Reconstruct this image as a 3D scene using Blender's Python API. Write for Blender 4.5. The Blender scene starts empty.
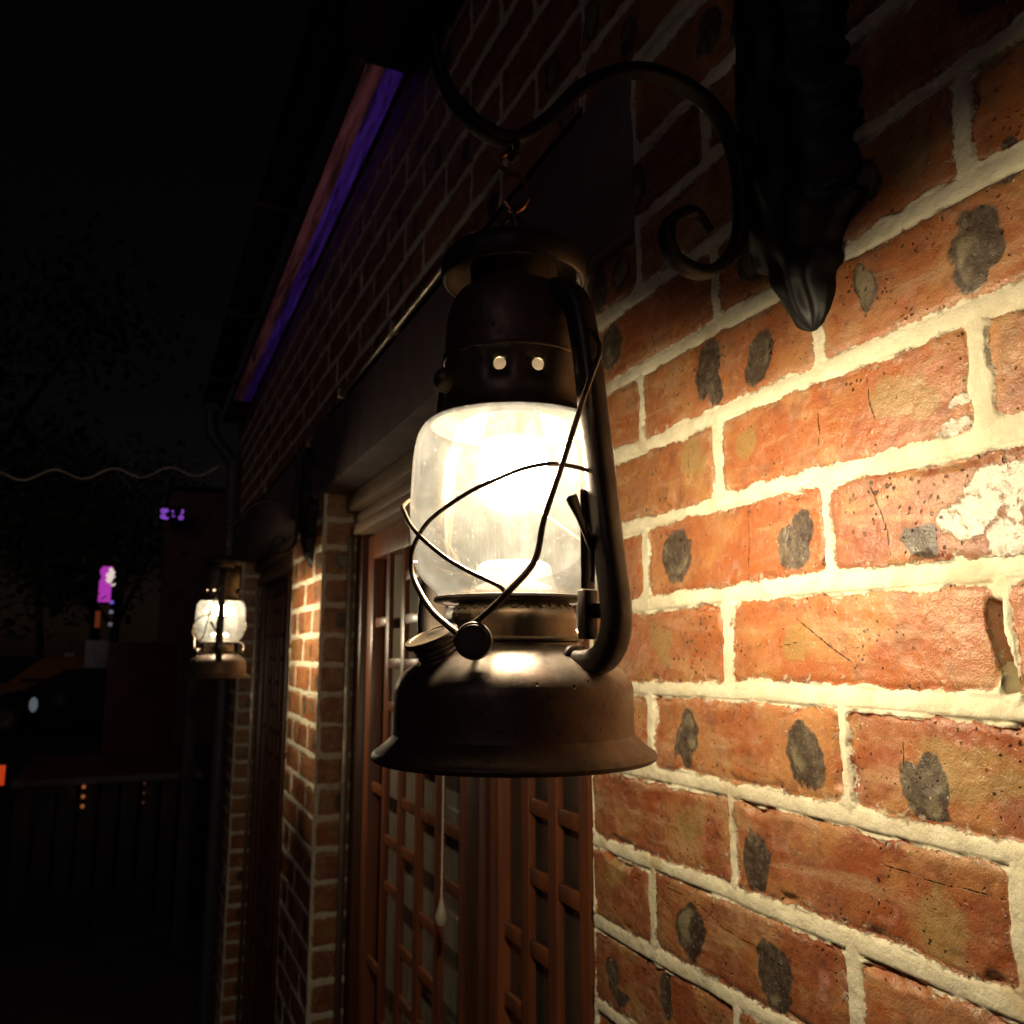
import bpy, bmesh, math, random
import numpy as np
from mathutils import Vector, Matrix
random.seed(7)
R = math.radians
SC = bpy.context.scene
COL = SC.collection
CZ = 1.65                      # camera height; the brick wall is the plane x = 0, the street is at x < 0

# ------------------------------------------------------------------ helpers
def obj(name, bm_or_me, mat, parent=None, smooth=True):
    if isinstance(bm_or_me, bmesh.types.BMesh):
        me = bpy.data.meshes.new(name)
        bm_or_me.normal_update()
        bm_or_me.to_mesh(me); bm_or_me.free()
    else:
        me = bm_or_me
    if mat: me.materials.append(mat)
    if smooth:
        me.polygons.foreach_set('use_smooth', [True]*len(me.polygons))
        try: me.set_sharp_from_angle(angle=R(38))
        except Exception: pass
    o = bpy.data.objects.new(name, me); COL.objects.link(o)
    if parent: o.parent = parent
    return o

def thing(name, label, cat, loc=(0,0,0), rz=0.0, group=None):
    o = bpy.data.objects.new(name, None); COL.objects.link(o)
    o.empty_display_size = .05
    o.location = loc; o.rotation_euler = (0,0,rz)
    o['label'] = label; o['category'] = cat
    if group: o['group'] = group
    return o
def tag(o, label, cat, group=None):
    o['label'] = label; o['category'] = cat
    if group: o['group'] = group
    return o
def dup(root, loc, rz, label):
    r = root.copy(); COL.objects.link(r)
    r.location = loc; r.rotation_euler = (0,0,rz); r['label'] = label
    def rec(src, dst):
        for ch in [c for c in src.children]:
            c = ch.copy(); COL.objects.link(c); c.parent = dst
            rec(ch, c)
    rec(root, r)
    return r

def box(bm, x0,x1,y0,y1,z0,z1, bev=0.0):
    vs = [bm.verts.new(p) for p in ((x0,y0,z0),(x1,y0,z0),(x1,y1,z0),(x0,y1,z0),(x0,y0,z1),(x1,y0,z1),(x1,y1,z1),(x0,y1,z1))]
    fs = [bm.faces.new([vs[i] for i in f]) for f in ((3,2,1,0),(4,5,6,7),(0,1,5,4),(1,2,6,5),(2,3,7,6),(3,0,4,7))]
    if bev:
        es = list({e for f in fs for e in f.edges})
        bmesh.ops.bevel(bm, geom=es, offset=bev, segments=2, affect='EDGES', profile=.5)

def lathe(bm, prof, seg=64, mtx=None, close=False):
    rings = []
    M = mtx or Matrix.Identity(4)
    for r, z in prof:
        if r < 1e-6:
            rings.append([bm.verts.new(M @ Vector((0,0,z)))])
        else:
            rings.append([bm.verts.new(M @ Vector((r*math.cos(2*math.pi*i/seg), r*math.sin(2*math.pi*i/seg), z))) for i in range(seg)])
    pairs = list(zip(rings, rings[1:])) + ([(rings[-1], rings[0])] if close else [])
    for a, b in pairs:
        for i in range(seg):
            j = (i+1) % seg
            if len(a) == 1 and len(b) == 1: continue
            if len(a) == 1: bm.faces.new((a[0], b[j], b[i]))
            elif len(b) == 1: bm.faces.new((a[i], a[j], b[0]))
            else: bm.faces.new((a[i], a[j], b[j], b[i]))

def catmull(pts, n=6, closed=False):
    P = [Vector(p) for p in pts]; out = []
    N = len(P)
    rng = range(N if closed else N-1)
    for i in rng:
        if closed:
            p0,p1,p2,p3 = P[(i-1)%N],P[i],P[(i+1)%N],P[(i+2)%N]
        else:
            p1,p2 = P[i],P[i+1]
            p0 = P[i-1] if i>0 else p1*2-p2
            p3 = P[i+2] if i+2<N else p2*2-p1
        for k in range(n):
            t = k/n
            out.append(.5*((2*p1)+(-p0+p2)*t+(2*p0-5*p1+4*p2-p3)*t*t+(-p0+3*p1-3*p2+p3)*t*t*t))
    if not closed: out.append(P[-1])
    return out

def sweep(bm, path, section, side=None, closed=False, scale=None):
    """section: list of (a,b) offsets; a along the side vector, b along the normal."""
    n = len(path); rings = []
    T = []
    for i in range(n):
        if closed: t = path[(i+1)%n]-path[i-1]
        else: t = path[min(i+1,n-1)]-path[max(i-1,0)]
        T.append(t.normalized())
    s = Vector(side) if side else (T[0].orthogonal())
    for i in range(n):
        t = T[i]
        s = (s - t*s.dot(t))
        if s.length < 1e-5: s = t.orthogonal()
        s.normalize(); nn = t.cross(s)
        k = scale(i/(n-1)) if scale else 1.0
        rings.append([bm.verts.new(path[i]+s*(a*k)+nn*(b*k)) for a,b in section])
        if side: s = Vector(side)
    m = len(section)
    rg = range(n if closed else n-1)
    for i in rg:
        A, B = rings[i], rings[(i+1)%n]
        for j in range(m):
            k2 = (j+1)%m
            bm.faces.new((A[j],A[k2],B[k2],B[j]))
    if not closed:
        bm.faces.new(list(reversed(rings[0]))); bm.faces.new(rings[-1])
def circ(r, n=10): return [(r*math.cos(2*math.pi*i/n), r*math.sin(2*math.pi*i/n)) for i in range(n)]
def rrect(w, h, r, n=4):
    out = []
    for cx, cy, a0 in ((w/2-r,h/2-r,0),(-w/2+r,h/2-r,90),(-w/2+r,-h/2+r,180),(w/2-r,-h/2+r,270)):
        for i in range(n+1):
            a = R(a0+90*i/n); out.append((cx+r*math.cos(a), cy+r*math.sin(a)))
    return out
def tube(bm, pts, r, seg=10, sm=5, closed=False): sweep(bm, catmull(pts, sm, closed), circ(r, seg), closed=closed)
def torus(bm, c, R0, r, axis='Y', seg=24, rs=8, sx=1.0, sz=1.0):
    pts = []
    for i in range(seg):
        a = 2*math.pi*i/seg; u, v = R0*sx*math.cos(a), R0*sz*math.sin(a)
        pts.append(Vector(c)+(Vector((u,0,v)) if axis=='Y' else Vector((0,u,v)) if axis=='X' else Vector((u,v,0))))
    sweep(bm, pts, circ(r, rs), closed=True)

# ------------------------------------------------------------------ materials
class NT:
    def __init__(s, name):
        s.m = bpy.data.materials.new(name); s.m.use_nodes = True
        s.t = s.m.node_tree; s.b = s.t.nodes['Principled BSDF']; s.out = s.t.nodes['Material Output']
        s.tc = s.t.nodes.new('ShaderNodeTexCoord')
    def n(s, ty, **kw):
        x = s.t.nodes.new(ty)
        for k, v in kw.items(): setattr(x, k, v)
        return x
    def l(s, a, b): s.t.links.new(a, b)
    def put(s, sock, v):
        if hasattr(v, 'is_linked') or isinstance(v, bpy.types.NodeSocket): s.l(v, sock)
        else: sock.default_value = v
    def math(s, op, a, b=0.0, c=0.0, clamp=False):
        x = s.n('ShaderNodeMath', operation=op); x.use_clamp = clamp
        s.put(x.inputs[0], a); s.put(x.inputs[1], b); s.put(x.inputs[2], c); return x.outputs[0]
    def sstep(s, v, lo, hi, a=0.0, b=1.0):
        x = s.n('ShaderNodeMapRange', interpolation_type='SMOOTHSTEP')
        s.put(x.inputs['Value'], v); s.put(x.inputs['From Min'], lo); s.put(x.inputs['From Max'], hi)
        s.put(x.inputs['To Min'], a); s.put(x.inputs['To Max'], b); return x.outputs[0]
    def noise(s, scale, detail=4, rough=.55, dist=0.0, vec=None, stretch=None):
        x = s.n('ShaderNodeTexNoise'); x.inputs['Scale'].default_value = scale
        x.inputs['Detail'].default_value = detail; x.inputs['Roughness'].default_value = rough
        x.inputs['Distortion'].default_value = dist
        v = vec or s.tc.outputs['Object']
        if stretch:
            mp = s.n('ShaderNodeMapping'); mp.inputs['Scale'].default_value = stretch; s.l(v, mp.inputs['Vector']); v = mp.outputs[0]
        s.l(v, x.inputs['Vector']); return x.outputs['Fac']
    def vor(s, scale, out='Distance', rnd=1.0):
        x = s.n('ShaderNodeTexVoronoi'); x.inputs['Scale'].default_value = scale
        s.l(s.tc.outputs['Object'], x.inputs['Vector']); return x
    def mix(s, f, a, b):
        x = s.n('ShaderNodeMix', data_type='RGBA'); s.put(x.inputs[0], f)
        for k, v in ((6,a),(7,b)):
            if isinstance(v, (tuple, list)): x.inputs[k].default_value = (*v[:3], 1)
            else: s.l(v, x.inputs[k])
        return x.outputs[2]
    def attr(s, name):
        x = s.n('ShaderNodeAttribute'); x.attribute_name = name; return x.outputs['Fac']
    def bump(s, h, strength=.3, dist=.001, prev=None):
        x = s.n('ShaderNodeBump'); x.inputs['Strength'].default_value = strength; x.inputs['Distance'].default_value = dist
        s.l(h, x.inputs['Height'])
        if prev: s.l(prev, x.inputs['Normal'])
        return x.outputs[0]
    def set(s, **kw):
        for k, v in kw.items():
            sock = s.b.inputs[k.replace('_', ' ')]
            if isinstance(v, (tuple, list)): sock.default_value = (*v[:3], 1) if sock.type == 'RGBA' else v
            else: s.put(sock, v)
        return s

def simple(name, c1, c2=None, scale=20, rough=(.5,.7), metal=0.0, bump=.15, bdist=.001, detail=5, stretch=None, **kw):
    t = NT(name); c2 = c2 or tuple(x*.7 for x in c1)
    f = t.noise(scale, detail, stretch=stretch); f2 = t.sstep(f, .35, .68)
    t.set(Base_Color=t.mix(f2, c1, c2), Roughness=t.sstep(f, .3, .7, *rough), Metallic=metal)
    g = t.noise(scale*7, 4, stretch=stretch)
    if bump: t.set(Normal=t.bump(g, bump, bdist))
    for k, v in kw.items(): t.set(**{k: v})
    return t.m
def emit(name, col, st):
    t = NT(name); t.set(Base_Color=(.02,.02,.02), Emission_Color=col, Emission_Strength=st, Roughness=.4); return t.m

def brick_material(name, dull=1.0):
    t = NT(name)
    sd, rnd = t.attr('joint_distance'), t.attr('brick_tone')
    soot, olive, white = t.attr('soot'), t.attr('olive'), t.attr('bloom_salt')
    e1, e2, e3 = t.noise(330,5,.6), t.noise(75,3), t.noise(900,3)
    sd2 = t.math('ADD', sd, t.math('MULTIPLY', t.math('SUBTRACT', e1, .5), .0060))
    sd2 = t.math('ADD', sd2, t.math('MULTIPLY', t.math('SUBTRACT', e2, .5), .0045))
    isb = t.sstep(sd2, -.0002, .0007)
    # brick body
    w = t.n('ShaderNodeTexWhiteNoise', noise_dimensions='1D'); t.l(rnd, w.inputs['W'])
    ramp = t.n('ShaderNodeValToRGB'); t.l(rnd, ramp.inputs[0])
    cr = ramp.color_ramp; cr.interpolation = 'LINEAR'
    cr.elements[0].color = (.210,.055,.022,1); cr.elements[1].color = (.305,.112,.040,1)
    for p, c in ((.3,(.285,.080,.026)),(.6,(.310,.098,.031)),(.8,(.200,.053,.022))):
        e = cr.elements.new(p); e.color = (*c,1)
    m1 = t.noise(17, 4, .6, .6); m2 = t.noise(48, 6, .65); m3 = t.noise(28, 5, .6, 1.2, stretch=(1,.35,2.2))
    c = t.mix(t.sstep(m1,.44,.66,0,.65), ramp.outputs[0], (.39,.195,.070))
    c = t.mix(t.sstep(m2,.48,.70,0,.60), c, (.130,.042,.020))
    c = t.mix(t.sstep(m3,.50,.70,0,.50), c, (.42,.26,.14))
    c = t.mix(t.sstep(t.noise(33,5,.6,1.5),.58,.72,0,.45), c, (.42,.22,.17))
    # kiln spots
    on = t.math('ADD', olive, t.math('MULTIPLY', t.math('SUBTRACT', m2, .5), 1.1))
    on = t.math('ADD', on, t.math('MULTIPLY', t.math('SUBTRACT', t.noise(44,4,.6,1.0), .5), 1.9))
    c = t.mix(t.math('MULTIPLY', t.sstep(on,.25,1.0,0,.72), t.sstep(olive,.0,.45)), c, (.26,.165,.055))
    sn = t.math('ADD', soot, t.math('MULTIPLY', t.math('SUBTRACT', t.noise(150,5,.7), .5), .85))
    sn = t.math('ADD', sn, t.math('MULTIPLY', t.math('SUBTRACT', t.noise(52,3,.5,.8), .5), 1.5))
    sm = t.math('MULTIPLY', t.sstep(sn,.34,.62), t.sstep(soot,.02,.25))
    sc = t.mix(t.sstep(t.noise(260,5,.65),.48,.70), (.022,.019,.017), (.105,.088,.064))
    sc = t.mix(t.math('MULTIPLY', t.sstep(soot,.75,1.0), t.sstep(t.noise(19,3),.50,.62)), sc, (.20,.17,.105))
    c = t.mix(t.math('MULTIPLY', sm, .93), c, sc)
    wn = t.math('ADD', white, t.math('MULTIPLY', t.math('SUBTRACT', t.noise(105,6,.75,.5), .5), 2.6))
    wm = t.math('MULTIPLY', t.sstep(wn,.50,.90), t.sstep(white,.02,.3))
    c = t.mix(t.math('MULTIPLY', wm, .85), c, (.58,.54,.47))
    # pits and flecks
    wv = t.n('ShaderNodeTexNoise'); wv.inputs['Scale'].default_value = 260; t.l(t.tc.outputs['Object'], wv.inputs['Vector'])
    wa = t.n('ShaderNodeVectorMath', operation='SCALE'); t.l(wv.outputs['Color'], wa.inputs[0]); wa.inputs['Scale'].default_value = .0042
    wb = t.n('ShaderNodeVectorMath', operation='ADD'); t.l(t.tc.outputs['Object'], wb.inputs[0]); t.l(wa.outputs[0], wb.inputs[1])
    v, v2, v3 = t.vor(250), t.vor(135), t.vor(520)
    for q in (v, v2, v3): t.l(wb.outputs[0], q.inputs['Vector'])
    clus = t.sstep(t.noise(24,3), .36, .54)
    def specks(v, rad, thr):
        sep = t.n('ShaderNodeSeparateColor'); t.l(v.outputs['Color'], sep.inputs[0])
        return t.math('MULTIPLY', t.sstep(v.outputs['Distance'], rad, rad*.55), t.math('GREATER_THAN', sep.outputs[0], thr))
    pits = t.math('MULTIPLY', t.math('MAXIMUM', specks(v,.31,.78), specks(v2,.22,.83)), clus)
    fleck = specks(v3,.34,.975)
    c = t.mix(t.math('MULTIPLY', pits, .97), c, (.010,.007,.006))
    c = t.mix(t.math('MULTIPLY', fleck, .7), c, (.58,.50,.38))
    # scratches / thin mortar film on the faces
    film = t.math('MULTIPLY', t.sstep(t.noise(95,6,.7,.8),.54,.66), t.sstep(sd2,.008,.0003))
    c = t.mix(t.math('MULTIPLY', film, .75), c, (.62,.55,.41))
    dust = t.math('MULTIPLY', t.sstep(t.noise(20,6,.68,.6),.38,.70), t.sstep(t.noise(120,4,.6),.30,.62))
    c = t.mix(t.math('MULTIPLY', dust, .20), c, (.50,.40,.27))
    ck = t.math('ADD', t.attr('crack_distance'), t.math('MULTIPLY', t.math('SUBTRACT', t.noise(300,3), .5), .0012))
    ckm = t.sstep(ck, .00065, .00025)
    c = t.mix(t.math('MULTIPLY', ckm, .9), c, (.02,.012,.008))
    # mortar
    g = t.noise(40,5,.6)
    mc = t.mix(t.sstep(g,.35,.7), (.66,.60,.45), (.54,.475,.335))
    mc = t.mix(t.sstep(e3,.58,.75,0,.45), mc, (.30,.25,.17))
    mc = t.mix(t.sstep(t.noise(14,3),.60,.72,0,.55), mc, (.40,.27,.13))
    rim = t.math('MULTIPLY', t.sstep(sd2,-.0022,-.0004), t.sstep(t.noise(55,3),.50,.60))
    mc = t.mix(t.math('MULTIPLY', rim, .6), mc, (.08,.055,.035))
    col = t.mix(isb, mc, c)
    t.set(Base_Color=col)
    rb = t.sstep(m2,.3,.7,.24,.46)
    rr = t.math('ADD', t.math('MULTIPLY', rb, isb), t.math('MULTIPLY', t.math('SUBTRACT', 1.0, isb), .85))
    t.set(Roughness=rr, Specular_IOR_Level=.5)
    # relief
    h = t.math('MULTIPLY', e3, .35)
    h = t.math('ADD', h, t.math('MULTIPLY', t.noise(170,5,.6), .8))
    h = t.math('SUBTRACT', h, t.math('MULTIPLY', pits, 1.8))
    h = t.math('SUBTRACT', h, t.math('MULTIPLY', ckm, 1.2))
    h = t.math('ADD', h, t.math('MULTIPLY', film, .5))
    h = t.math('ADD', h, t.math('MULTIPLY', t.noise(60,5,.7), 1.1))
    h = t.math('ADD', h, t.math('MULTIPLY', wm, .5))
    hm = t.math('ADD', t.math('MULTIPLY', t.noise(480,4,.7), .55), t.math('MULTIPLY', t.noise(150,4), .6))
    k = t.math('ADD', t.math('MULTIPLY', h, isb), t.math('MULTIPLY', hm, t.math('SUBTRACT', 1.0, isb)))
    t.set(Normal=t.bump(k, .80, .0015))
    return t.m

M = {}
M['brick'] = brick_material('brick_and_mortar')
M['lintel'] = simple('painted_render', (.15,.095,.095), (.105,.068,.070), 12, (.6,.8), bump=.35, bdist=.002)
M['wood'] = simple('red_varnished_wood', (.235,.072,.028), (.12,.035,.015), 30, (.28,.5), bump=.12, stretch=(1,1,.12))
M['frame_wood'] = simple('dark_frame_wood', (.10,.032,.015), (.05,.018,.010), 26, (.35,.55), bump=.12, stretch=(1,1,.12))
M['head_wood'] = simple('dusty_head_wood', (.26,.16,.10), (.15,.09,.055), 30, (.5,.7), bump=.2, stretch=(1,.15,1))
M['pane'] = simple('curtained_pane', (.26,.23,.185), (.17,.15,.12), 6, (.08,.16), bump=.02, stretch=(1,6,1))
M['dark_pane'] = simple('dark_pane', (.10,.075,.055), (.055,.042,.033), 6, (.05,.12), bump=.0)
M['steel_trim'] = simple('steel_trim', (.32,.27,.22), (.2,.16,.13), 40, (.3,.5), .9, bump=.05)
M['conduit'] = simple('conduit_metal', (.46,.38,.30), (.30,.24,.19), 30, (.28,.45), .75, bump=.05)
M['iron'] = simple('black_iron', (.0045,.0040,.0045), (.008,.005,.005), 40, (.42,.62), .0, bump=.25, bdist=.0008)
M['iron'].node_tree.nodes['Principled BSDF'].inputs['Specular IOR Level'].default_value = .3
M['gutter'] = simple('gutter_paint', (.05,.035,.03), (.03,.02,.02), 15, (.5,.7))
M['eave'] = simple('eave_board', (.34,.17,.10), (.24,.11,.07), 10, (.5,.7), stretch=(4,.4,1))
M['roof'] = simple('roof_sheet', (.03,.025,.025), None, 5, (.6,.8))
M['plaster'] = simple('dark_render', (.10,.075,.065), (.07,.05,.045), 5, (.8,.9))

def aged_metal():
    t = NT('aged_bronze_metal')
    n1, n2, n3 = t.noise(38,6,.65), t.noise(210,5,.6), t.noise(14,3)
    c = t.mix(t.sstep(n1,.40,.66), (.190,.145,.098), (.095,.070,.049))
    c = t.mix(t.sstep(n3,.48,.66,0,.70), c, (.165,.080,.040))
    v = t.vor(260)
    sep = t.n('ShaderNodeSeparateColor'); t.l(v.outputs['Color'], sep.inputs[0])
    sp = t.math('MULTIPLY', t.sstep(v.outputs['Distance'],.34,.15), t.math('GREATER_THAN', sep.outputs[0], .90))
    sp = t.math('MULTIPLY', sp, t.sstep(n1,.45,.60))
    c = t.mix(sp, c, (.012,.009,.008))
    c = t.mix(t.sstep(n2,.66,.74,0,.5), c, (.20,.11,.05))
    gr = t.noise(480,4,.7); c = t.mix(t.sstep(gr,.52,.68,0,.5), c, (.055,.035,.025)); sm = t.noise(22,5,.65,.8,stretch=(1,1,.5)); c = t.mix(t.sstep(sm,.52,.70,0,.55), c, (.075,.050,.040))
    t.set(Base_Color=c, Metallic=t.sstep(n3,.4,.7,.72,.40), Roughness=t.math('ADD', t.sstep(n1,.3,.7,.36,.52), t.math('MULTIPLY', n2, .08)))
    h = t.math('SUBTRACT', t.math('MULTIPLY', n2, .5), t.math('MULTIPLY', sp, 1.0))
    h = t.math('ADD', h, t.math('MULTIPLY', t.noise(55,4,.6), .8))
    h = t.math('ADD', h, t.math('MULTIPLY', t.noise(700,3,.6), .25))
    t.set(Normal=t.bump(h, .40, .0007))
    return t.m
M['metal'] = aged_metal()
M['wire'] = simple('guard_wire_steel', (.21,.155,.11), (.10,.07,.05), 90, (.28,.45), .85, bump=.1, bdist=.0003)
M['dark_metal'] = simple('blackened_metal', (.06,.045,.038), (.035,.026,.022), 60, (.35,.55), .6, bump=.2, bdist=.0005)
M['tube_metal'] = simple('black_tube_metal', (.075,.058,.046), (.045,.034,.028), 45, (.30,.5), .6, bump=.3, bdist=.0006)
M['brass'] = simple('dull_brass', (.22,.165,.10), (.13,.09,.055), 60, (.32,.5), .85, bump=.15, bdist=.0004)
M['copper'] = simple('copper_ring', (.50,.22,.11), (.3,.12,.06), 60, (.25,.4), .9, bump=.1, bdist=.0003)
M['porcelain'] = simple('white_porcelain', (.80,.77,.70), (.74,.70,.62), 20, (.2,.3), bump=.0)
M['bulb'] = emit('bulb_glow', (1.0,.855,.64), 760.0)
def globe_glass():
    t = NT('dusty_globe_glass')
    tr = t.n('ShaderNodeBsdfTransparent'); tr.inputs[0].default_value = (.93,.91,.84,1)
    gl = t.n('ShaderNodeBsdfGlossy'); gl.inputs['Roughness'].default_value = .07
    df = t.n('ShaderNodeBsdfDiffuse'); df.inputs[0].default_value = (.86,.88,.88,1)
    tl = t.n('ShaderNodeBsdfTranslucent'); tl.inputs[0].default_value = (.86,.88,.88,1)
    fr = t.n('ShaderNodeFresnel'); fr.inputs[0].default_value = 1.45
    a = t.n('ShaderNodeMixShader'); a.inputs[0].default_value = .62; t.l(df.outputs[0], a.inputs[1]); t.l(tl.outputs[0], a.inputs[2])
    n1 = t.noise(30,5,.65); v = t.vor(420)
    sep = t.n('ShaderNodeSeparateColor'); t.l(v.outputs['Color'], sep.inputs[0])
    sp = t.math('MULTIPLY', t.sstep(v.outputs['Distance'],.30,.12), t.math('GREATER_THAN', sep.outputs[0], .86))
    st = t.noise(60,3,.5, stretch=(1,1,.08))
    dust = t.math('ADD', t.sstep(n1,.35,.72,.010,.027), t.math('MULTIPLY', sp, .07))
    dust = t.math('ADD', dust, t.sstep(st,.55,.75,0,.012))
    b = t.n('ShaderNodeMixShader'); t.l(dust, b.inputs[0]); t.l(tr.outputs[0], b.inputs[1]); t.l(a.outputs[0], b.inputs[2])
    c = t.n('ShaderNodeMixShader'); t.l(t.math('MULTIPLY', fr.outputs[0], .8), c.inputs[0]); t.l(b.outputs[0], c.inputs[1]); t.l(gl.outputs[0], c.inputs[2])
    t.l(c.outputs[0], t.out.inputs['Surface'])
    return t.m
M['glass'] = globe_glass()
M['soot'] = simple('sooty_inside', (.16,.125,.085), None, 60, (.6,.8))

# ------------------------------------------------------------------ brickwork sheets
def vnoise(u, v, f, seed):
    rs = np.random.RandomState(seed); G = rs.rand(64, 64)
    x, y = u*f, v*f
    xi, yi = np.floor(x).astype(int), np.floor(y).astype(int)
    fx, fy = x-xi, y-yi
    fx, fy = fx*fx*(3-2*fx), fy*fy*(3-2*fy)
    g = lambda a, b: G[a % 64, b % 64]
    return (g(xi,yi)*(1-fx)+g(xi+1,yi)*fx)*(1-fy)+(g(xi,yi+1)*(1-fx)+g(xi+1,yi+1)*fx)*fy
def hsh(*a):
    x = sum(np.asarray(k)*c for k, c in zip(a, (12.9898, 78.233, 37.719)))
    s = np.sin(x)*43758.5453
    return s-np.floor(s)
def ss(x, lo, hi):
    t = np.clip((x-lo)/(hi-lo), 0, 1); return t*t*(3-2*t)
BED0, PITCH = -.031, .0733
beds = []
for k in range(-30, 30):
    h = BED0+k*PITCH
    if k >= 8: h += .025           # a thick bed at lintel height
    beds.append(h)
beds = np.array(beds)
SOOT = [(0.566,0.2254,0.0195,0.0253),(0.501,0.2192,0.017,0.0216),(0.314,0.2281,0.0195,0.0241),(0.394,0.2338,0.0114,0.0172),(0.617,0.0815,0.0233,0.0235),(0.476,0.0727,0.0205,0.021),(0.367,0.0631,0.0141,0.0105),(0.615,-0.0697,0.0185,0.0225),(0.474,-0.0698,0.0195,0.0237),(0.38,-0.0809,0.0187,0.0235),(0.529,-0.1485,0.0147,0.0228),(0.616,-0.2182,0.021,0.0243),(0.513,-0.2235,0.0178,0.0235),(0.743,-0.2915,0.012,0.019),(0.655,-0.2796,0.0108,0.0215),(0.291,0.2638,0.0078,0.0167)]
OLIVE = [(0.375,0.1551,0.0303,0.0183),(0.523,0.1566,0.0128,0.0165),(0.591,0.1588,0.0226,0.0203),(0.648,0.006,0.019,0.0206),(0.479,0.0048,0.018,0.0164),(0.612,-0.136,0.0224,0.0187),(0.375,-0.1521,0.0222,0.0241),(0.345,-0.0666,0.0437,0.017),(0.73,-0.1977,0.0183,0.0141),(0.474,-0.0698,0.0087,0.0115),(0.38,-0.0809,0.009,0.0109)]
SALT = [(0.314,0.0899,0.0197,0.0129),(0.331,0.0744,0.0247,0.0165),(0.308,0.0579,0.0168,0.0104),(0.338,0.1273,0.0129,0.0057),(0.334,0.1407,0.0102,0.0046),(0.30,0.077,0.02,0.016)]

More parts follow.
